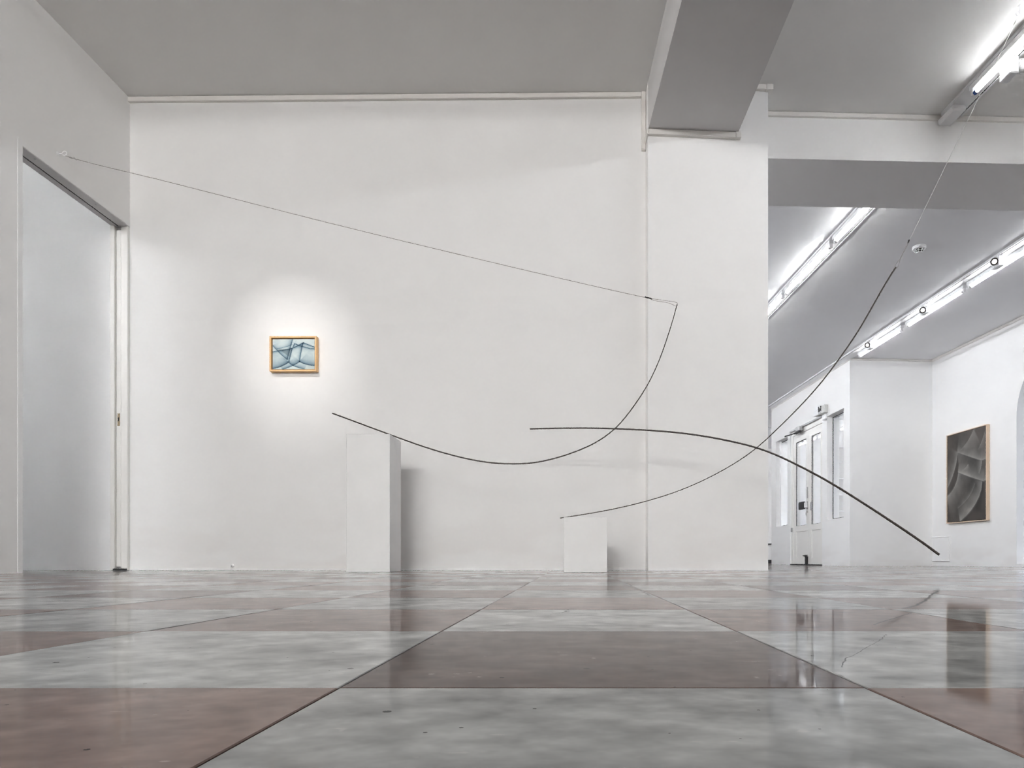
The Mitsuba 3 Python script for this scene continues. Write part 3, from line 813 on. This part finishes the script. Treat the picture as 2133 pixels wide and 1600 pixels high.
put('curved_rod_001', sweep(rodC, np.interp(np.linspace(0, 1, len(rodC)), [0, .35, 1], [.0030, .0024, .0048]), 12), 'mat_rod', smooth=40)
tag('curved_rod_001', 'thin grey rod rising steeply from the low pedestal towards the ceiling', 'rod')
rodB = curve([(1104, 893.6), (1165, 892.2), (1205, 891.8), (1280, 893.1), (1320, 894.8), (1390.3, 899.4), (1460.6, 907.9), (1516.9, 918.3), (1575.3, 932.8), (1620, 949.4), (1659, 967.8), (1727.5, 1004.6), (1773.5, 1032.7),
              (1842.8, 1077.3), (1894.9, 1112), (1956, 1155.5)], 4.384, 1280, 4.302, 1575)
put('curved_rod_002', sweep(rodB, np.interp(np.linspace(0, 1, len(rodB)), [0, .5, 1], [.0045, .0055, .0078]), 12), 'mat_rod', smooth=40)
tag('curved_rod_002', 'thickest dark rod arching down to the right across the entrance', 'rod')

# wire from the left wall
yh = XL * F / (121 - U0)
wp = [(122, 321, yh + 0.0), (162, 332.5, yh), (271.5, 359.8, 4.30), (495, 416, 4.31), (720, 473, 4.32), (1018.8, 545, 4.34), (1200, 587.5, 4.35), (1345, 620, 4.358)]
W = np.array([on(*q) for q in wp])
W[0] = [XL + 0.012, yh, CAM + (V0 - 321) / F * yh]
dd = np.r_[0, np.cumsum(np.linalg.norm(np.diff(W, axis=0), axis=1))]
wl = CubicSpline(dd, W)(np.linspace(dd[1] * .25, dd[-1], 60))
put('steel_wire__cable', sweep(wl, 0.0017, 8), 'mat_wire', smooth=40)
lp = [on(*q) for q in [(1352, 621.3, 4.358), (1380, 625.3, 4.354), (1403, 628.6, 4.353), (1410, 631, 4.357), (1412, 634.5, 4.363), (1409.3, 637.4, 4.366), (1403, 635.7, 4.364), (1379, 628.8, 4.36), (1352, 621.6, 4.358)]]
dd = np.r_[0, np.cumsum(np.linalg.norm(np.diff(lp, axis=0), axis=1))]
put('steel_wire__loop', sweep(CubicSpline(dd, np.array(lp))(np.linspace(0, dd[-1], 60)), 0.0013, 8), 'mat_wire', smooth=40)
put('steel_wire__crimp', sweep([on(1343, 618.6, 4.358), on(1358, 622.6, 4.358)], 0.0042, 8), 'mat_black', smooth=40)
put('steel_wire__crimp_001', cat(sweep([on(144, 327.3, yh), on(150, 329.2, yh)], 0.0045, 8), sweep([on(154, 329, yh), on(160, 333, yh)], 0.0035, 8)), 'mat_steel', smooth=40)
hz = CAM + (V0 - 320) / F * yh
hook = cat(aim(lathe([(0, 0), (.014, 0), (.014, .003), (.005, .005), (.004, .03), (0, .03)], 16), (XL, yh, hz), (1, 0, 0)),
           sweep([(XL + .028 + .014 * (1 - math.cos(a)), yh, hz + .014 * math.sin(a)) for a in np.linspace(0, 2 * PI * .9, 20)], .0035, 8))
put('steel_wire__wall_hook', hook, 'mat_plastic', smooth=40)
tag('steel_wire', 'thin steel wire from the left wall above the doorway to the sagging rod', 'wire')

# wire from the ceiling
yc = F * 3.43 / (V0 - 11.9)
wp = [(1896, 497, 4.245), (2022, 237, 4.21), (2116, 44, 4.168)]
put('steel_wire_001__cable', sweep([on(1896, 497, 4.245) + (on(2120, 36, 4.166) - on(1896, 497, 4.245)) * t for t in np.linspace(0, 1, 20)], 0.0016, 8), 'mat_wire_pale', smooth=40)
lp = [on(*q) for q in [(1893, 503, 4.245), (1883, 522, 4.240), (1867.5, 549, 4.243), (1864, 556.5, 4.25), (1866.5, 559.5, 4.256), (1870, 556, 4.254), (1874, 545, 4.25), (1886, 519, 4.247), (1893.5, 503, 4.245)]]
dd = np.r_[0, np.cumsum(np.linalg.norm(np.diff(lp, axis=0), axis=1))]
put('steel_wire_001__loop', sweep(CubicSpline(dd, np.array(lp))(np.linspace(0, dd[-1], 60)), 0.0011, 8), 'mat_wire', smooth=40)
put('steel_wire_001__crimp', sweep([on(1891.5, 505.5, 4.245), on(1894, 500, 4.245)], 0.0045, 8), 'mat_black', smooth=40)
put('steel_wire_001__crimp_001', sweep([on(2112.5, 51, 4.168), on(2115.5, 44.5, 4.168)], 0.0045, 8), 'mat_steel', smooth=40)
hc = on(2124.4, 11.9, yc)
put('steel_wire_001__ceiling_hook', cat(aim(lathe([(0, 0), (.010, 0), (.010, .003), (.003, .005), (.003, .05), (0, .05)], 14), (hc[0], hc[1], ZC), (0, 0, -1)),
    sweep([(hc[0] - .012 + .012 * math.cos(a), hc[1], ZC - .05 - .012 * math.sin(a)) for a in np.linspace(0, 2 * PI * .9, 20)], .003, 8)), 'mat_plastic', smooth=40)
tag('steel_wire_001', 'pale thin wire from a ceiling hook at the top right down to the steep rod', 'wire')

ph = CAM + (V0 - 904) / F * 4.28
px0, px1 = (721 - U0) / F * 4.28, (812 - U0) / F * 4.28
put('pedestal', bx(px0, px1, 4.28, 4.558, 0.0, ph, .0015), 'mat_pedestal')
tag('pedestal', 'tall white square pedestal carrying the sagging rod', 'pedestal')
sx0, sx1 = (1174 - U0) / F * 4.2, (1265 - U0) / F * 4.2
sh = CAM + (V0 - 1077.3) / F * 4.2
put('pedestal_001', bx(sx0, sx1, 4.2, 4.475, 0.0, sh, .0015), 'mat_pedestal')
tag('pedestal_001', 'low white cube pedestal under the end of the steep thin rod', 'pedestal')


# ----------------------------------------------------------------- paintings
def painting(key, plane, s0, s1, z0, z1, depth, border, gap, recess, mat_frame, mat_canvas, label):
    """floater frame of four mitred bars, canvas set back inside it"""
    z_, s_ = sorted((z0, z1)), sorted((s0, s1))
    o = [(s_[0], z_[0]), (s_[1], z_[0]), (s_[1], z_[1]), (s_[0], z_[1])]
    i = [(s_[0] + border, z_[0] + border), (s_[1] - border, z_[0] + border), (s_[1] - border, z_[1] - border), (s_[0] + border, z_[1] - border)]
    for k in range(4):
        m = (k + 1) % 4
        put(key + '__frame_bar' + ('' if k == 0 else f'_{k:03d}'), plane.slab(Polygon([o[k], o[m], i[m], i[k]]), -depth, -0.002), mat_frame)
    put(key + '__backing', plane.slab(Polygon(i), -0.012, -0.004), 'mat_black' if mat_frame == 'mat_maple' else mat_frame)
    g = border + gap
    c0, c1, q0, q1 = s_[0] + g, s_[1] - g, z_[0] + g, z_[1] - g
    cv = bx(c0, c1, q0, q1, -depth + recess, -0.012)
    cv = trimesh.Trimesh(cv.vertices[cv.faces].reshape(-1, 3), np.arange(36).reshape(-1, 3), process=False)
    uvs = np.stack([(cv.vertices[:, 0] - c0) / (c1 - c0), (cv.vertices[:, 1] - q0) / (q1 - q0)], 1)
    if plane.flipu: uvs[:, 0] = 1 - uvs[:, 0]
    w = plane.fix(cv)
    put(key + '__canvas', w, mat_canvas, uv=uvs)
    tag(key, label, 'painting')


back.flipu = False
right.flipu = False
dp = 0.042
painting('painting', back, back.s(561.2, -dp), back.s(659.0, -dp), back.z(610, 773.2, -dp), back.z(610, 700.2, -dp), dp, 0.012, 0.006, 0.012, 'mat_oak', 'mat_paint_blue',
         'small pale blue abstract painting in a light wooden frame lit by a spotlight')
dp2 = 0.05
s_l, s_r = right.s(1977.6), right.s(2054.8, -dp2)
painting('painting_001', right, s_l, s_r, (right.z(1977.6, 1089.5) + right.z(2054.8, 1085.5, -dp2)) / 2, (right.z(1977.6, 905.5) + right.z(2054.8, 886, -dp2)) / 2, dp2, 0.012, 0.005, 0.008, 'mat_maple', 'mat_paint_dark',
         'tall dark grey abstract painting in a pale wooden frame on the right wall')

# ----------------------------------------------------------------- small things
# smoke detector
sdp = ceil_pt(1914.5, 514)
prof = [(0, 0), (.066, 0), (.066, -.022), (.062, -.028), (.052, -.031), (.049, -.032), (0, -.032)]
put('smoke_detector__base', lathe(prof[::-1], 32).apply_translation((sdp[0], sdp[1], ZB)), 'mat_plastic', smooth=35)
put('smoke_detector__chamber', lathe([(0, -.058), (.028, -.058), (.040, -.030), (0, -.030)], 32).apply_translation((sdp[0], sdp[1], ZB)), 'mat_black', smooth=35)
ribs = []
for k in range(8):
    a = 2 * PI * k / 8 + .2
    ribs.append(sweep([(sdp[0] + r * math.cos(a), sdp[1] + r * math.sin(a), ZB + z) for r, z in ((.049, -.03), (.042, -.045), (.027, -.060))], .0035, 6))
ribs.append(lathe([(0, -.064), (.026, -.064), (.029, -.058), (0, -.058)], 32).apply_translation((sdp[0], sdp[1], ZB)))
ribs.append(lathe([(.038, -.047), (.042, -.047), (.043, -.043), (.039, -.043), (.038, -.047)], 32).apply_translation((sdp[0], sdp[1], ZB)))
put('smoke_detector__grille', cat(*ribs), 'mat_plastic')
tag('smoke_detector', 'round white smoke detector on the back room ceiling between the tube light rows', 'smoke detector')

# boxes above the entrance door
def eb(u0, u1, v0, v1, dpt, bev=.004):
    um = (u0 + u1) / 2
    return er(u0, u1, v0, v1, -dpt, 0.0, bev, um, off=-dpt)


put('control_box__cover', eb(1708.5, 1717, 844.5, 861, .07, .006), 'mat_plastic_grey')
put('control_box__side_box', cat(*[eb(1695.5, 1703.5, 847.5, 856, .045, .005), eb(1693.5, 1703.8, 857, 866, .06, .005)]), 'mat_plastic')
put('control_box__transformer', er(1703.4, 1708.2, 846.5, 857.5, -.09, -.0, .008, 1706, off=-.09), 'mat_black')
put('control_box__cable', sweep([ent.at(sd(1708.3, -.085), ent.z(1708.3, y_, -.085), -.085 - .012 * math.sin(k_)) for k_, y_ in enumerate(np.linspace(843, 862, 9))], .008, 6), 'mat_plastic')
put('control_box__ledge', er(1698, 1713, 862.2, 864.2, -.075, -.0, .003, 1705, off=-.075), 'mat_plastic_grey')
tag('control_box', 'grey and white electrical boxes with a black adapter above the entrance door', 'electrical box')
put('motion_sensor', eb(1711.2, 1717.5, 863.5, 875, .05, .012), 'mat_plastic')
tag('motion_sensor', 'small white motion sensor between the entrance door and the right side window', 'sensor')

# access hatch low on the right wall beside the corner
h0, h1 = right.s(1944.0), right.s(1978)
hz0, hz1 = 0.055, right.z(1960, 1118.5)
put('wall_hatch', right.slab(sbox(h0, hz0, h1, hz1), -0.012, 0.0), 'mat_wall_plain')
put('wall_hatch__rim', cat(right.rect(h0 - .01, h1 + .015, hz1 - .012, hz1 + .004, -.02, 0, .003), right.rect(h0 - .01, h1 + .015, hz0 - .004, hz0 + .012, -.02, 0, .003), right.rect(h1, h1 + .014, hz0, hz1, -.018, 0, .003)), 'mat_frame_white')
tag('wall_hatch', 'low white access hatch on the right wall beside the corner', 'hatch')

kp = back.at(back.s(484.5), 0.035, 0)
put('wall_plug', aim(lathe([(0, 0), (.013, 0), (.013, .01), (.007, .014), (.006, .03), (0, .032)], 16), kp, (0, -1, 0)), 'mat_plastic', smooth=35)
tag('wall_plug', 'tiny white plug at the foot of the back wall left of the tall pedestal', 'plug')

fzf = float(floor_z(19.0))
put('floor_box', bx(5.1, 6.6, 19.0, 19.3, fzf, fzf + 0.095, .004), 'mat_black')
tag('floor_box', 'black low box on the floor by the far wall in the gap beside the pillar', 'box')
put('wall_rail', bx(5.1, 6.7, YF - .03, YF, CAM + (V0 - 1134.5) / F * YF, CAM + (V0 - 1132.5) / F * YF), 'mat_black')
tag('wall_rail', 'thin black rail on the far wall in the gap beside the pillar', 'rail')
